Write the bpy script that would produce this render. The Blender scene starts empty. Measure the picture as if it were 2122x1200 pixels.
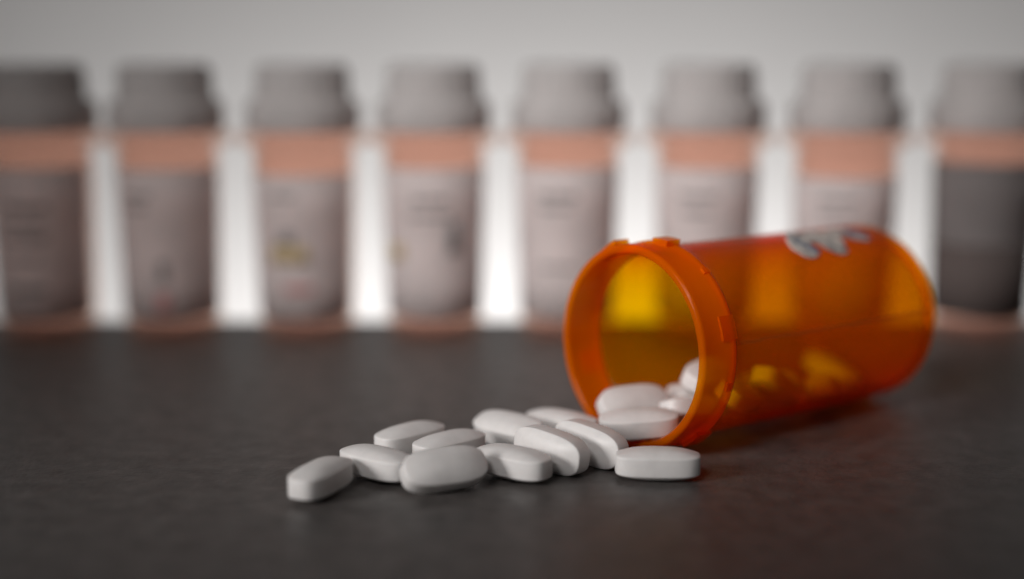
import bpy, math, random
from mathutils import Matrix, Vector

MM = 0.001
sc = bpy.context.scene
col = sc.collection
R = math.radians

# ------------------------------------------------------------------ camera
cam_d = bpy.data.cameras.new('camera')
cam = bpy.data.objects.new('camera', cam_d)
col.objects.link(cam)
cam.location = (0, 0, 73.0 * MM)
cam.rotation_euler = (R(90 - 9.782), 0, 0)
cam_d.sensor_width = 36.0
cam_d.lens = 36.0 * 2900 / 2122
cam_d.clip_start = 0.01
cam_d.clip_end = 20
cam_d.dof.use_dof = True
cam_d.dof.focus_distance = 0.2450
cam_d.dof.aperture_fstop = cam_d.lens / 13.8
sc.camera = cam

# ------------------------------------------------------------------ world, lamps, exposure
w = bpy.data.worlds.new('World')
sc.world = w
w.use_nodes = True
w.node_tree.nodes['Background'].inputs[0].default_value = (1.0, 0.96, 0.95, 1)
w.node_tree.nodes['Background'].inputs[1].default_value = 0.03


def lamp(name, kind, loc, target, energy, colr=(1, 1, 1), **kw):
    d = bpy.data.lights.new(name, kind)
    d.energy = energy
    d.color = colr
    for k, v in kw.items():
        setattr(d, k, v)
    o = bpy.data.objects.new(name, d)
    col.objects.link(o)
    o.location = loc
    o.rotation_euler = (Vector(target) - Vector(loc)).to_track_quat('-Z', 'Y').to_euler()
    return o


# a strip lamp below and behind the table throws a soft pool of light up the white backdrop
lamp('backdrop_lamp', 'AREA', (0.03, 0.65, -0.28), (0.03, 0.85, -0.06), 2.45, (1.0, 0.985, 0.975),
     shape='RECTANGLE', size=0.5, size_y=0.05)
# the key: soft spot from the left, a little in front, lights pills and vials
lamp('key_spot', 'SPOT', (-0.445, -0.03, 0.19), (0.01, 0.265, 0.01), 8.0, (1.0, 0.975, 0.96),
     spot_size=R(33), spot_blend=1.0, shadow_soft_size=0.085)
# added fill: a higher spot brightens the row of vials, fading towards both ends
lamp('row_fill_spot', 'SPOT', (-0.13, 0.0, 0.30), (0.025, 0.345, 0.04), 5.5, (1.0, 0.97, 0.955),
     spot_size=R(36), spot_blend=1.0, shadow_soft_size=0.07)

sc.render.engine = 'CYCLES'
sc.cycles.use_denoising = True
sc.cycles.max_bounces = 9
sc.cycles.transparent_max_bounces = 40
sc.cycles.transmission_bounces = 12
sc.cycles.volume_bounces = 0
sc.view_settings.view_transform = 'Standard'
sc.view_settings.look = 'None'
sc.view_settings.gamma = 1.0
sc.view_settings.exposure = 0.0


# ------------------------------------------------------------------ materials
def new_mat(name):
    m = bpy.data.materials.new(name)
    m.use_nodes = True
    nt = m.node_tree
    nt.nodes.clear()
    out = nt.nodes.new('ShaderNodeOutputMaterial')
    return m, nt, out


def node(nt, kind, **inp):
    n = nt.nodes.new(kind)
    for k, v in inp.items():
        n.inputs[k.replace('_', ' ')].default_value = v
    return n


def ramp(nt, fac, stops):
    r = nt.nodes.new('ShaderNodeValToRGB')
    el = r.color_ramp.elements
    while len(el) < len(stops):
        el.new(0.5)
    for e, (p, c) in zip(el, stops):
        e.position = p
        e.color = (*c, 1) if len(c) == 3 else c
    nt.links.new(fac, r.inputs[0])
    return r


def principled(name, base, rough=0.5, spec=0.5, noise=None, bump=None, rough_noise=None, sss=0.0, coat=0.0):
    m, nt, out = new_mat(name)
    p = nt.nodes.new('ShaderNodeBsdfPrincipled')
    nt.links.new(p.outputs[0], out.inputs[0])
    p.inputs['Base Color'].default_value = (*base, 1)
    p.inputs['Roughness'].default_value = rough
    p.inputs['Specular IOR Level'].default_value = spec
    if sss:
        p.inputs['Subsurface Weight'].default_value = sss
        p.inputs['Subsurface Radius'].default_value = (1.0, 0.8, 0.7)
        p.inputs['Subsurface Scale'].default_value = 0.7 * MM
    if coat:
        p.inputs['Coat Weight'].default_value = coat
        p.inputs['Coat Roughness'].default_value = 0.25
    tc = nt.nodes.new('ShaderNodeTexCoord')
    if noise:
        sca, amt, det = noise
        n = node(nt, 'ShaderNodeTexNoise', Scale=sca, Detail=det, Roughness=0.6)
        nt.links.new(tc.outputs['Object'], n.inputs['Vector'])
        lo = tuple(c * (1 - amt) for c in base)
        hi = tuple(min(1, c * (1 + amt)) for c in base)
        r = ramp(nt, n.outputs[0], [(0.3, lo), (0.7, hi)])
        nt.links.new(r.outputs[0], p.inputs['Base Color'])
    if rough_noise:
        sca, lo, hi = rough_noise
        n = node(nt, 'ShaderNodeTexNoise', Scale=sca, Detail=5.0, Roughness=0.65)
        nt.links.new(tc.outputs['Object'], n.inputs['Vector'])
        r = ramp(nt, n.outputs[0], [(0.3, (lo,) * 3), (0.7, (hi,) * 3)])
        nt.links.new(r.outputs[0], p.inputs['Roughness'])
    if bump:
        last = None
        for sca, dist in bump:
            n = node(nt, 'ShaderNodeTexNoise', Scale=sca, Detail=4.0, Roughness=0.6)
            nt.links.new(tc.outputs['Object'], n.inputs['Vector'])
            b = node(nt, 'ShaderNodeBump', Strength=1.0, Distance=dist)
            nt.links.new(n.outputs[0], b.inputs['Height'])
            if last:
                nt.links.new(last.outputs[0], b.inputs['Normal'])
            last = b
        nt.links.new(last.outputs[0], p.inputs['Normal'])
    return m


def plastic(name, absorb, haze_col, haze, gloss_rough=0.12, bump=None, tint=None):
    """Clear coloured moulded plastic: straight-through transmission, a surface gloss, a little
    milky scattering, and absorption per millimetre of wall (so thick rims go deep and thin walls pale)."""
    m, nt, out = new_mat(name)
    tr = nt.nodes.new('ShaderNodeBsdfTransparent')
    if tint:
        tr.inputs[0].default_value = (*tint, 1)
    gl = node(nt, 'ShaderNodeBsdfGlossy', Roughness=gloss_rough)
    df = node(nt, 'ShaderNodeBsdfDiffuse', Color=(*haze_col, 1))
    tl = node(nt, 'ShaderNodeBsdfTranslucent', Color=(*haze_col, 1))
    mh = node(nt, 'ShaderNodeMixShader', Fac=0.4)
    nt.links.new(df.outputs[0], mh.inputs[1])
    nt.links.new(tl.outputs[0], mh.inputs[2])
    m1 = node(nt, 'ShaderNodeMixShader', Fac=haze)
    nt.links.new(tr.outputs[0], m1.inputs[1])
    nt.links.new(mh.outputs[0], m1.inputs[2])
    fr = node(nt, 'ShaderNodeFresnel', IOR=1.17)
    ge = nt.nodes.new('ShaderNodeNewGeometry')          # same reflectance from either side of the thin wall
    io = node(nt, 'ShaderNodeMapRange')
    io.inputs['To Min'].default_value = 1.17
    io.inputs['To Max'].default_value = 1 / 1.17
    nt.links.new(ge.outputs['Backfacing'], io.inputs[0])
    nt.links.new(io.outputs[0], fr.inputs[0])
    m2 = nt.nodes.new('ShaderNodeMixShader')
    nt.links.new(fr.outputs[0], m2.inputs[0])
    nt.links.new(m1.outputs[0], m2.inputs[1])
    nt.links.new(gl.outputs[0], m2.inputs[2])
    nt.links.new(m2.outputs[0], out.inputs['Surface'])
    if bump:
        tc = nt.nodes.new('ShaderNodeTexCoord')
        n = node(nt, 'ShaderNodeTexNoise', Scale=bump[0], Detail=3.0)
        nt.links.new(tc.outputs['Object'], n.inputs['Vector'])
        b = node(nt, 'ShaderNodeBump', Strength=1.0, Distance=bump[1])
        nt.links.new(n.outputs[0], b.inputs['Height'])
        nt.links.new(b.outputs[0], gl.inputs['Normal'])
    if tint:
        return m
    den = max(absorb) * 1000.0
    va = node(nt, 'ShaderNodeVolumeAbsorption', Density=den,
              Color=(*[1 - a * 1000.0 / den for a in absorb], 1))
    nt.links.new(va.outputs[0], out.inputs['Volume'])
    return m


def paper(name, base, trans):
    m, nt, out = new_mat(name)
    d = node(nt, 'ShaderNodeBsdfDiffuse', Color=(*base, 1))
    t = node(nt, 'ShaderNodeBsdfTranslucent', Color=(*base, 1))
    mx = node(nt, 'ShaderNodeMixShader', Fac=trans)
    nt.links.new(d.outputs[0], mx.inputs[1])
    nt.links.new(t.outputs[0], mx.inputs[2])
    nt.links.new(mx.outputs[0], out.inputs[0])
    tc = nt.nodes.new('ShaderNodeTexCoord')
    n = node(nt, 'ShaderNodeTexNoise', Scale=90.0, Detail=4.0)
    nt.links.new(tc.outputs['Object'], n.inputs['Vector'])
    r = ramp(nt, n.outputs[0], [(0.3, tuple(c * 0.86 for c in base)), (0.7, base)])
    nt.links.new(r.outputs[0], d.inputs[0])
    nt.links.new(r.outputs[0], t.inputs[0])
    return m


M_TABLE = principled('dark_laminate', (0.078, 0.070, 0.066), 0.45, 0.8, noise=(240.0, 0.35, 8.0),
                     rough_noise=(160.0, 0.38, 0.52), bump=[(1100.0, 0.14 * MM), (420.0, 0.16 * MM)])
M_WALL = principled('white_backdrop_paint', (0.80, 0.785, 0.775), 0.9, 0.1, noise=(3.0, 0.03, 3.0))
M_PILL = principled('white_tablet_coating', (0.74, 0.715, 0.70), 0.42, 0.45, noise=(500.0, 0.04, 4.0),
                    bump=[(2600.0, 0.018 * MM)], sss=0.15)
M_AMBER = plastic('amber_plastic', (0.0, 0.29, 4.0), (1.0, 0.29, 0.0), 0.27, 0.16, bump=(120.0, 0.25 * MM))
M_AMBER_THICK = plastic('amber_plastic_thick_collar', (0.0, 0.32, 4.0), (1.0, 0.21, 0.0), 0.5, 0.16, bump=(120.0, 0.25 * MM))
M_PEACH = plastic('pale_amber_plastic', None, (0.88, 0.50, 0.42), 0.11, 0.2, tint=(0.98, 0.85, 0.79))
M_CAP = paper('cap_plastic', (0.68, 0.65, 0.64), 0.35)
M_LABEL = paper('label_paper', (0.86, 0.80, 0.79), 0.45)
M_LABEL_SHADED = paper('shaded_label_paper', (0.30, 0.27, 0.265), 0.4)  # far-right label: shade at the row's end painted into the paper colour
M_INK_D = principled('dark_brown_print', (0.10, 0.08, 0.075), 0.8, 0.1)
M_INK = principled('faded_ink', (0.22, 0.20, 0.20), 0.8, 0.1)
M_INK_Y = principled('yellow_ink', (0.50, 0.38, 0.22), 0.8, 0.1)
M_INK_R = principled('red_ink', (0.52, 0.24, 0.23), 0.8, 0.1)
def torn_paper():
    """Scuffed paper fibre: warm grey with blue-grey ink left in patches."""
    m, nt, out = new_mat('torn_label_paper')
    p = nt.nodes.new('ShaderNodeBsdfPrincipled')
    p.inputs['Roughness'].default_value = 0.8
    nt.links.new(p.outputs[0], out.inputs[0])
    tc = nt.nodes.new('ShaderNodeTexCoord')
    n = node(nt, 'ShaderNodeTexNoise', Scale=230.0, Detail=5.0, Roughness=0.65, Distortion=1.2)
    nt.links.new(tc.outputs['Object'], n.inputs['Vector'])
    r = ramp(nt, n.outputs[0], [(0.34, (0.17, 0.19, 0.22)), (0.42, (0.30, 0.29, 0.29)), (0.50, (0.50, 0.44, 0.40)), (0.60, (0.70, 0.62, 0.56))])
    nt.links.new(r.outputs[0], p.inputs['Base Color'])
    b = node(nt, 'ShaderNodeBump', Strength=1.0, Distance=0.3 * MM)
    nt.links.new(n.outputs[0], b.inputs['Height'])
    nt.links.new(b.outputs[0], p.inputs['Normal'])
    return m


M_TORN = torn_paper()
M_TORN_B = principled('torn_label_blue', (0.17, 0.20, 0.26), 0.7, 0.2, noise=(300.0, 0.4, 5.0))
M_HIGHLIGHT = plastic('painted_highlight', None, (1.0, 0.40, 0.06), 0.16, 0.35, bump=(900.0, 0.3 * MM), tint=(0.95, 0.9, 0.8))  # colour of the painted highlight along the spilled vial


# ------------------------------------------------------------------ mesh helpers (millimetres in, metres out)
def mesh(name, verts, faces, mat, smooth=True):
    me = bpy.data.meshes.new(name)
    me.from_pydata([(x * MM, y * MM, z * MM) for x, y, z in verts], [], faces)
    me.materials.append(mat)
    if smooth:
        for p in me.polygons:
            p.use_smooth = True
    me.validate()
    me.update()
    return me


def obj(name, me, parent=None, loc=(0, 0, 0), rot=(0, 0, 0)):
    o = bpy.data.objects.new(name, me)
    col.objects.link(o)
    o.location = [c * MM for c in loc]
    o.rotation_euler = rot
    o.parent = parent
    return o


def tag(o, label, cat, group=None):
    o['label'] = label
    o['category'] = cat
    if group:
        o['group'] = group


def lathe(profile, n=96, closed=True, rfun=None):
    """Spin (r, z) points about z. r == 0 makes a pole. closed joins the last point to the first."""
    V, F, idx = [], [], []
    for k, (r, z) in enumerate(profile):
        if r <= 1e-6:
            idx.append([len(V)] * n)
            V.append((0, 0, z))
        else:
            row = []
            for i in range(n):
                a = 2 * math.pi * i / n
                rr = r if rfun is None else rfun(k, i, r)
                row.append(len(V))
                V.append((rr * math.cos(a), rr * math.sin(a), z))
            idx.append(row)
    m = len(profile)
    for k in range(m if closed else m - 1):
        a, b = idx[k], idx[(k + 1) % m]
        for i in range(n):
            j = (i + 1) % n
            f = [a[i], a[j], b[j], b[i]]
            g = []
            for v in f:
                if v not in g:
                    g.append(v)
            if len(g) > 2:
                F.append(g)
    return V, F


def arc(cr, cz, rad, a0, a1, n):
    return [(cr + rad * math.cos(R(a0 + (a1 - a0) * i / n)), cz + rad * math.sin(R(a0 + (a1 - a0) * i / n)))
            for i in range(n + 1)]


def patch(rf, a0, a1, z0, z1, th, na, nz):
    """A curved slab on a lathe body: radius rf(z), angles a0..a1 in degrees, thickness th."""
    V, F = [], []
    for lay in (0, 1):
        for j in range(nz + 1):
            z = z0 + (z1 - z0) * j / nz
            for i in range(na + 1):
                a = R(a0 + (a1 - a0) * i / na)
                r = rf(z) + (0.05 + th * lay)
                V.append((r * math.cos(a), r * math.sin(a), z))
    W = na + 1
    N = W * (nz + 1)
    for j in range(nz):
        for i in range(na):
            q = j * W + i
            F.append((q + N, q + 1 + N, q + 1 + W + N, q + W + N))
            F.append((q, q + W, q + 1 + W, q + 1))
    for i in range(na):
        F.append((i, i + 1, i + 1 + N, i + N))
        q = nz * W + i
        F.append((q, q + N, q + 1 + N, q + 1))
    for j in range(nz):
        q = j * W
        F.append((q, q + N, q + W + N, q + W))
        q = j * W + na
        F.append((q, q + W, q + W + N, q + N))
    return V, F


def inside(poly, x, y):
    c = False
    for i in range(len(poly)):
        x1, y1 = poly[i]
        x2, y2 = poly[i - 1]
        if (y1 > y) != (y2 > y) and x < (x2 - x1) * (y - y1) / (y2 - y1) + x1:
            c = not c
    return c


def torn_patch(rf, poly, off, th, dz=0.35, da=1.1, seed=1):
    """A torn scrap lying on a lathe body; poly is (z mm, angle deg)."""
    rnd = random.Random(seed)
    zs = [p[0] for p in poly]
    as_ = [p[1] for p in poly]
    nz = int((max(zs) - min(zs)) / dz) + 2
    na = int((max(as_) - min(as_)) / da) + 2
    V, F, ids = [], [], {}

    def vid(i, j, lay):
        if (i, j, lay) not in ids:
            z = min(zs) + i * dz
            a = R(180 - (min(as_) + j * da))
            rnd.seed(i * 971 + j * 31 + seed)
            jit = rnd.uniform(-0.06, 0.06)
            r = rf(z) + off + th * lay + (jit if lay else 0)
            ids[(i, j, lay)] = len(V)
            V.append((r * math.cos(a), r * math.sin(a), z + jit))
        return ids[(i, j, lay)]
    cells = set()
    for i in range(nz):
        for j in range(na):
            if inside(poly, min(zs) + (i + .5) * dz, min(as_) + (j + .5) * da):
                cells.add((i, j))
    for (i, j) in cells:
        F.append((vid(i, j, 1), vid(i, j + 1, 1), vid(i + 1, j + 1, 1), vid(i + 1, j, 1)))
        F.append((vid(i, j, 0), vid(i + 1, j, 0), vid(i + 1, j + 1, 0), vid(i, j + 1, 0)))
        for (di, dj, p, q) in ((-1, 0, (0, 0), (0, 1)), (1, 0, (1, 1), (1, 0)), (0, -1, (1, 0), (0, 0)), (0, 1, (0, 1), (1, 1))):
            if (i + di, j + dj) not in cells:
                F.append((vid(i + p[0], j + p[1], 0), vid(i + q[0], j + q[1], 0),
                          vid(i + q[0], j + q[1], 1), vid(i + p[0], j + p[1], 1)))
    return V, F


# ------------------------------------------------------------------ setting: table top and backdrop
def slab(x0, x1, y0, y1, z0, z1, bev):
    """Box with a rounded top edge, as one loft of rectangles."""
    V, F = [], []
    rings = [(0, z0), (0, z1 - bev)]
    for i in range(1, 6):
        a = R(90 * i / 5)
        rings.append((bev * (1 - math.cos(a)), z1 - bev + bev * math.sin(a)))
    for ins, z in rings:
        V += [(x0 + ins, y0 + ins, z), (x1 - ins, y0 + ins, z), (x1 - ins, y1 - ins, z), (x0 + ins, y1 - ins, z)]
    for k in range(len(rings) - 1):
        for i in range(4):
            j = (i + 1) % 4
            F.append((4 * k + i, 4 * k + j, 4 * k + 4 + j, 4 * k + 4 + i))
    n = 4 * (len(rings) - 1)
    F.append((n, n + 1, n + 2, n + 3))
    F.append((3, 2, 1, 0))
    return V, F


V, F = slab(-700, 700, -500, 375, -28, 0, 1.2)
table = obj('table_top', mesh('table_top', V, F, M_TABLE, False))
table['kind'] = 'structure'
V, F = slab(-2200, 2200, 850, 870, -1200, 1600, 1)
wall = obj('backdrop_wall', mesh('backdrop_wall', V, F, M_WALL, False))
wall['kind'] = 'structure'

# ------------------------------------------------------------------ row of capped vials standing at the back
ZC, ZF0, ZT = 52.2, 48.6, 69.0


def vr(z):
    return 12.1 + 0.95 * z / 49.0


def vial_body():
    p = [(0, 1.0), (8.0, 1.0), (9.4, 0.25)] + [(10.9, 0.0), (11.7, 0.35), (12.1, 1.2)]
    p += [(vr(z), z) for z in (4, 12, 24, 36, 47.4)]
    p += [(13.5, 48.3), (15.9, 48.7), (16.5, 49.1), (16.6, 49.6), (16.6, 51.2), (16.4, 51.7), (12.9, 51.9), (12.6, 52.4),
          (12.6, 55.0), (11.4, 55.0), (11.6, 50.0)]
    p += [(vr(z) - 1.15, z) for z in (46, 36, 24, 12, 5)]
    p += [(10.0, 2.6), (8.6, 2.2), (0, 2.2)]
    return lathe(p, 72, closed=False)


def vial_cap():
    n = 120
    p = [(13.3, 52.3), (14.15, 52.35), (14.4, 52.9), (14.4, 58.9), (14.1, 59.7), (12.6, 60.1), (12.0, 60.5), (11.8, 61.4),
         (11.5, 67.4), (11.3, 68.4), (10.5, 69.0), (9.6, 68.8), (9.2, 68.3), (0, 68.3), ]
    p += [(0, 66.5), (10.2, 66.5), (10.6, 60.0), (13.2, 58.6)]

    def rf(k, i, r):
        return r + (0.28 if (i % 4) < 2 else -0.12) if 7 <= k <= 8 else (r + (0.18 if (i % 6) < 3 else -0.08) if 2 <= k <= 3 else r)
    return lathe(p, n, closed=True, rfun=rf)


ME_BODY = mesh('vial_body', *vial_body(), M_PEACH)
ME_CAP = mesh('vial_cap', *vial_cap(), M_CAP)

# x mm, turn deg, label z0/z1, label arc (deg, 270 = facing the camera), ink marks (a0,a1,z0,z1,material)
ROW = [
    (-121.0, 0, 5.2, 43.5, (165, 346), [(245, 292, 33, 34.5, 0), (240, 285, 29, 30, 0), (240, 290, 25, 26.5, 0), (240, 280, 20, 21, 0), (245, 288, 12, 13.5, 0)],
     'capped vial at the far left, cut by the frame edge'),
    (-88.4, 6, 5.2, 43.2, (165, 346), [(262, 272, 15, 20, 0), (258, 274, 7, 12, 2), (225, 255, 36, 37, 0), (225, 250, 33, 34, 0)],
     'capped vial second from left in the blurred row, small dark mark on label'),
    (-53.4, -4, 5.0, 41.6, (165, 346), [(238, 285, 19.5, 24.0, 1), (250, 268, 24.2, 27.5, 0), (255, 290, 12, 14, 2), (240, 270, 36, 37, 0)],
     'capped vial with a yellow print on its label, third from left in row'),
    (-20.0, 3, 5.4, 43.4, (165, 346), [(205, 232, 20, 24, 1), (245, 285, 35, 36.2, 0), (240, 290, 31, 32, 0), (285, 300, 22, 30, 0)],
     'capped vial fourth from left in row, yellow print at label\'s left edge'),
    (14.4, 0, 5.2, 43.6, (165, 346), [(235, 278, 36, 37.2, 0), (235, 270, 33, 34, 0), (235, 276, 18, 19, 0)],
     'capped vial just left of the spilled vial\'s mouth, dark strip beside label'),
    (50.2, 5, 5.0, 43.4, (165, 346), [(225, 270, 36, 37, 0), (230, 262, 32, 33, 0)],
     'capped vial rising directly behind the middle of the spilled orange vial'),
    (85.7, -3, 5.0, 41.0, (165, 346), [(230, 275, 35, 36, 0), (230, 270, 31, 32, 0)],
     'capped vial behind the closed end of the spilled vial, broad pink band'),
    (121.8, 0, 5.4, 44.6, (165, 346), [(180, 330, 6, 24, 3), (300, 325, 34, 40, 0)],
     'capped vial at the far right, dark lower half on its label'),
]
for x, turn, z0, z1, (a0, a1), marks, lab in ROW:
    root = obj('capped_vial', None, None, (x, 360.0, 0))
    root.empty_display_size = 0.01
    root.rotation_euler = (0, 0, R(turn))
    tag(root, lab, 'pill bottle', 'capped vials standing in a row at the back')
    b = obj('vial_body', ME_BODY, root)
    obj('cap', ME_CAP, root)
    V, F = patch(vr, a0, a1, z0, z1, 0.15, 60, 4)
    l = obj('label', mesh('label', V, F, M_LABEL_SHADED if x > 120 else M_LABEL), root)
    for (m0, m1, q0, q1, ink) in marks:
        V, F = patch(lambda z: vr(z) + 0.17, m0, m1, q0, q1, 0.06, max(4, int((m1 - m0) / 5)), 2)
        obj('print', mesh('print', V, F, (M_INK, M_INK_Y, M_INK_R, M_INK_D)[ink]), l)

# ------------------------------------------------------------------ the spilled vial
RR, R0, R1, LEN = 19.0, 18.13, 18.17, 69.4
YAW = 0.903
TILT = math.atan((RR - R1) / LEN)
AX = Vector((math.sin(YAW) * math.cos(TILT), math.cos(YAW) * math.cos(TILT), -math.sin(TILT)))
E1 = Vector((math.cos(YAW), -math.sin(YAW), 0))
E2 = E1.cross(AX)
MOUTH = Vector((21.42, 250.3, RR))


def br(s):
    return R0 + (R1 - R0) * s / LEN


collar = [(17.35, 0.35), (17.6, 0.0), (18.5, 0.0), (18.9, 0.25), (19.0, 0.7), (19.0, 6.6), (19.25, 6.8), (19.3, 7.5), (19.1, 8.0),
          (18.6, 8.15), (17.0, 8.15), (17.3, 7.7), (17.3, 1.0)]
prof = [(17.0, 8.2), (18.4, 8.2), (18.15, 8.7)]
prof += [(br(s), s) for s in (12, 20, 30, 40, 50, 60, 66.2)]
prof += arc(R1 - 3.0, LEN - 3.0, 3.0, 8, 90, 7)
prof += [(13.6, LEN - 0.1), (13.0, LEN - 0.9), (0, LEN - 1.0), (0, LEN - 2.2), (13.2, LEN - 2.2)]
prof += arc(R1 - 4.3, LEN - 4.6, 3.0, 80, 5, 5)
prof += [(br(s) - 1.3, s) for s in (62, 50, 40, 30, 20, 12)] + [(16.85, 8.8)]
V, F = lathe(prof, 160, closed=True)
root = obj('spilled_vial', None, None, MOUTH)
root.empty_display_size = 0.01
root.rotation_euler = Matrix((-E1, E2, AX)).transposed().to_euler()      # local angles run 180 - angle
tag(root, 'open translucent orange vial lying on its side with white pills spilling out', 'pill bottle')
vial = root
obj('vial_body', mesh('spilled_vial_body', V, F, M_AMBER), root)
V, F = lathe(collar, 160, closed=True)
obj('collar', mesh('collar', V, F, M_AMBER_THICK), root)


def lug(a_mid, a_w, s0, s1, h0, h1):
    """Wedge-shaped locking lug on the collar: h0 proud at one side, h1 at the other."""
    V, F = [], []
    n = 6
    for i in range(n + 1):
        a = R(180 - (a_mid - a_w / 2 + a_w * i / n))
        hh = h0 + (h1 - h0) * i / n
        for s in (s0, s1):
            for r in (18.7, 19.0 + hh):
                V.append((r * math.cos(a), r * math.sin(a), s))
    for i in range(n):
        q = 4 * i
        F += [(q + 1, q + 3, q + 7, q + 5), (q, q + 4, q + 6, q + 2), (q, q + 1, q + 5, q + 4), (q + 2, q + 6, q + 7, q + 3)]
    F += [(0, 2, 3, 1), (4 * n, 4 * n + 1, 4 * n + 3, 4 * n + 2)]
    return V, F


for (am, aw, s0, s1, h0, h1) in ((116, 16, 1.5, 5.0, 1.1, 0.2), (84, 11, 5.0, 8.4, 1.25, 1.0), (52, 3.5, 6.2, 7.6, 0.5, 0.5),
                                 (18, 13, 4.6, 8.1, 0.38, 0.3), (-54, 13, 4.8, 8.4, 0.9, 0.7), (-14, 5, 6.0, 7.4, 0.4, 0.4),
                                 (200, 13, 4.8, 8.2, 1.0, 0.6), (262, 12, 4.8, 8.2, 0.35, 0.1)):
    V, F = lug(am, aw, s0, s1, h0, h1)
    obj('lug', mesh('lug', V, F, M_AMBER_THICK, False), root)

torn = [(36.6, 74), (35.4, 69), (35.0, 63), (35.8, 57), (37.4, 54), (39.0, 54.5), (39.6, 58), (40.6, 63), (41.4, 69), (42.6, 70), (43.6, 65), (44.0, 60),
        (45.4, 55), (47.2, 54), (48.6, 55.5), (49.0, 60), (50.2, 65), (51.2, 72), (53.0, 73), (54.6, 68), (56.8, 64), (58.8, 65), (59.6, 69), (59.0, 76),
        (57.0, 83), (53.5, 86), (50.5, 82), (47.5, 87), (44.0, 83), (41.5, 88), (39.0, 82)]
V, F = torn_patch(br, torn, 0.03, 0.22, seed=3)
o = obj('label_remnant', mesh('label_remnant', V, F, M_TORN, False), root)
o['label'] = 'torn grey blue scrap of label stuck on top of the vial'
for k, pl in enumerate(([(38.0, 78), (39.4, 70), (41.0, 60), (40.0, 55.5), (38.8, 60), (37.6, 70)],
                        [(55.0, 80), (57.5, 78), (59.4, 68), (57.8, 65), (56.4, 70), (55.0, 74)])):
    V, F = torn_patch(br, pl, 0.26, 0.08, seed=7 + k)
    obj('ink_streak', mesh('ink_streak', V, F, M_TORN_B, False), o)
# faint highlight along the body, painted in as a thin pale strip
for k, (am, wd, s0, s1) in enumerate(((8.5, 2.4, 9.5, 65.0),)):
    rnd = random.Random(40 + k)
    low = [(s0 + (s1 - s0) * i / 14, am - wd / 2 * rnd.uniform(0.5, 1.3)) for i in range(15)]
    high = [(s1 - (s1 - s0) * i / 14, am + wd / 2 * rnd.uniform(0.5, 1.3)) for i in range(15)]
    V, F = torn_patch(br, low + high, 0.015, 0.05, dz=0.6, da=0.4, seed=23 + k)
    obj('highlight_strip', mesh('highlight_strip', V, F, M_HIGHLIGHT, False), root)


# ------------------------------------------------------------------ pills
def pill_mesh(L=14.6, W=6.9, belt=3.0, dome=1.22, nphi=64):
    """Caplet: oblong rounded outline, a plain belt and a crown on either face."""
    out = []
    for i in range(nphi):
        t = 2 * math.pi * (i + 0.5) / nphi
        c, s = math.cos(t), math.sin(t)
        out.append((L / 2 * math.copysign(abs(c) ** (2 / 3.0), c), W / 2 * math.copysign(abs(s) ** (2 / 3.0), s)))
    rings = []
    for rho in (0.1, 0.25, 0.4, 0.55, 0.68, 0.8, 0.89, 0.95, 0.98):
        rings.append((rho, 1 - rho ** 2.4, 0.07))
    rings += [(0.994, 0, 0.05), (1.0, 0, -0.12), (1.0, 0, -belt / 2)]
    full = [(r, d, e, 1) for r, d, e in rings] + [(r, d, e, -1) for r, d, e in reversed(rings[:-1])]
    V, F = [], []
    for rho, d, e, sg in full:
        for ox, oy in out:
            z = belt / 2 + e + dome * d
            V.append((ox * rho, oy * rho, sg * z))
    m = len(full)
    for k in range(m - 1):
        for i in range(nphi):
            j = (i + 1) % nphi
            F.append((k * nphi + i, (k + 1) * nphi + i, (k + 1) * nphi + j, k * nphi + j))
    for base, fl in ((0, False), ((m - 1) * nphi, True)):     # close each crown with a strip of quads
        for i in range(nphi // 2 - 1):
            f = (base + i, base + i + 1, base + nphi - 2 - i, base + nphi - 1 - i)
            F.append(f if not fl else tuple(reversed(f)))
    return V, F


PV, PF = pill_mesh()
ME_PILL = mesh('pill', PV, PF, M_PILL)
ME_PILL_IN = mesh('pill', *pill_mesh(14.1, 6.6, 2.6, 1.18), M_PILL)      # a hair smaller, so packed pills do not cut each other

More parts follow.
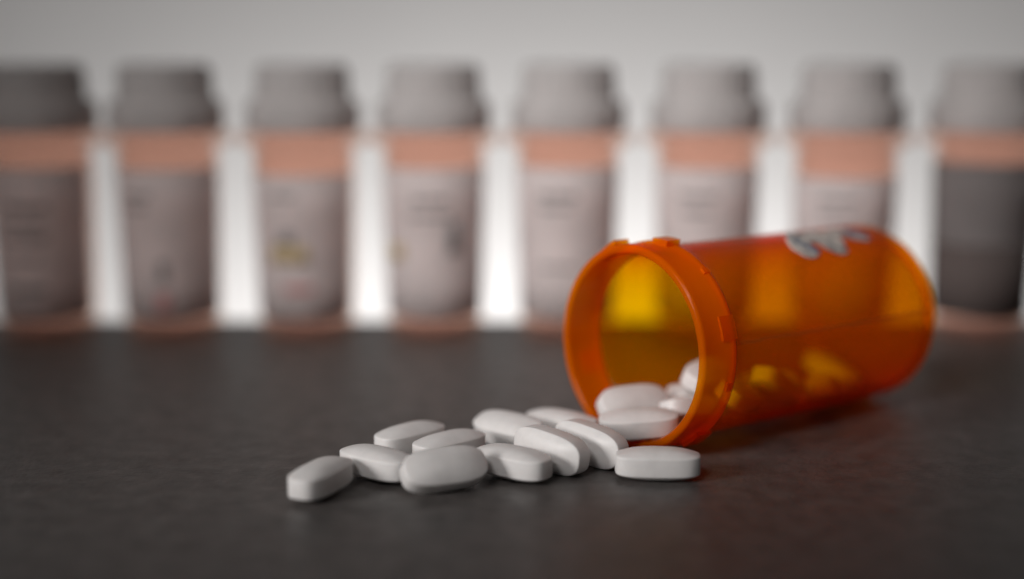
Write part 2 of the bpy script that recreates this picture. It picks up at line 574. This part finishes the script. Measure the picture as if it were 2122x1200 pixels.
# x, y mm (centre), yaw, pitch (far end up), roll (top towards viewer), lift: None = centre z given as z, else above table
PILLS = [
    (-31.7, 223.4, 67, 0, 0, 0.0, None, 'white oblong pill lying at the left tip of the spill'),
    (-23.2, 231.9, -36, 0, 0, 0.0, None, 'white oblong pill touching the leftmost pill, second from left'),
    (-11.4, 225.4, 24, 0, 48, 0.0, None, 'white oblong pill tilted with its broad face to the front, third from left'),
    (-18.6, 247.0, 45, 0, 0, 0.0, None, 'white pill at the back left of the spill, behind the tilted one'),
    (-11.2, 241.5, 42, 0, 0, 0.0, None, 'white pill just behind the front pill whose broad face tilts forward'),
    (-0.6, 252.5, -40, 0, 20, 0.0, None, 'white pill at the back of the spill with a raised rounded left end'),
    (0.2, 232.2, -36, 0, 0, 0.0, None, 'white pill lying flat in front, right of the forward-tilted pill'),
    (6.9, 236.6, -40, -6, 87, 0.0, None, 'white pill standing on edge, left one of the two leaning together'),
    (14.0, 240.4, -42, -6, 86, 0.0, None, 'white pill standing on edge, right one of the two leaning together'),
    (9.4, 256.6, -36, 0, 0, 0.0, None, 'white pill half hidden behind the two on edge, outside the mouth'),
    (25.0, 231.7, -3, 0, 0, 0.0, None, 'white pill lying flat at the far right, in front of the orange rim'),
    (23.3, 249.5, 4, 3, 6, None, 4.9, 'white pill lying across the lower lip of the orange mouth'),
]
# pills resting in the vial: centre in mm, rotation in degrees
INSIDE = [
    ((22.96, 259.28, 6.28), (46.0, 0.2, 24.3), 'white pill inside the mouth showing its rounded broad face'),
    ((34.33, 257.77, 5.44), (-22.2, 9.4, 32.3), 'white pill inside the mouth at right, below the rim\'s inner edge'),
    ((38.11, 265.15, 10.48), (23.6, -1.9, 52.8), 'white pill highest in the mouth, half hidden by the rim'),
    ((43.21, 258.19, 8.06), (30.0, 14.8, 58.6), 'bright amber-looking pill seen through the wall nearest the orange collar'),
    ((37.07, 267.21, 5.22), (13.8, 6.4, 15.7), 'pill at the far side inside the vial, under the highest one'),
    ((51.44, 266.24, 7.89), (-4.6, 32.9, 52.4), 'propped-up pill seen through the wall near the vial\'s mid length'),
    ((51.62, 275.27, 5.62), (59.5, -177.3, 15.5), 'pill on edge inside the vial, on the far side at mid length'),
    ((63.39, 279.20, 4.82), (166.9, 9.0, 78.5), 'pill lying inside the vial just past its mid length'),
    ((68.42, 292.18, 5.05), (-2.4, 15.9, -55.7), 'pill deepest inside the vial, by its closed end'),
]


for (x, y, yaw, pit, rol, lift, z, lab) in PILLS:
    M = Matrix.Rotation(R(yaw), 3, 'Z') @ Matrix.Rotation(R(-pit), 3, 'Y') @ Matrix.Rotation(R(rol), 3, 'X')
    if lift is not None:
        z = lift + 0.01 - min((M @ Vector(v)).z for v in PV)
    o = obj('pill', ME_PILL, None, (x, y, z), M.to_euler())
    tag(o, lab, 'pill', 'white pills spilled from the vial')
for p, e, lab in INSIDE:
    o = obj('pill', ME_PILL_IN, None, p, [R(a) for a in e])
    tag(o, lab, 'pill', 'white pills spilled from the vial')
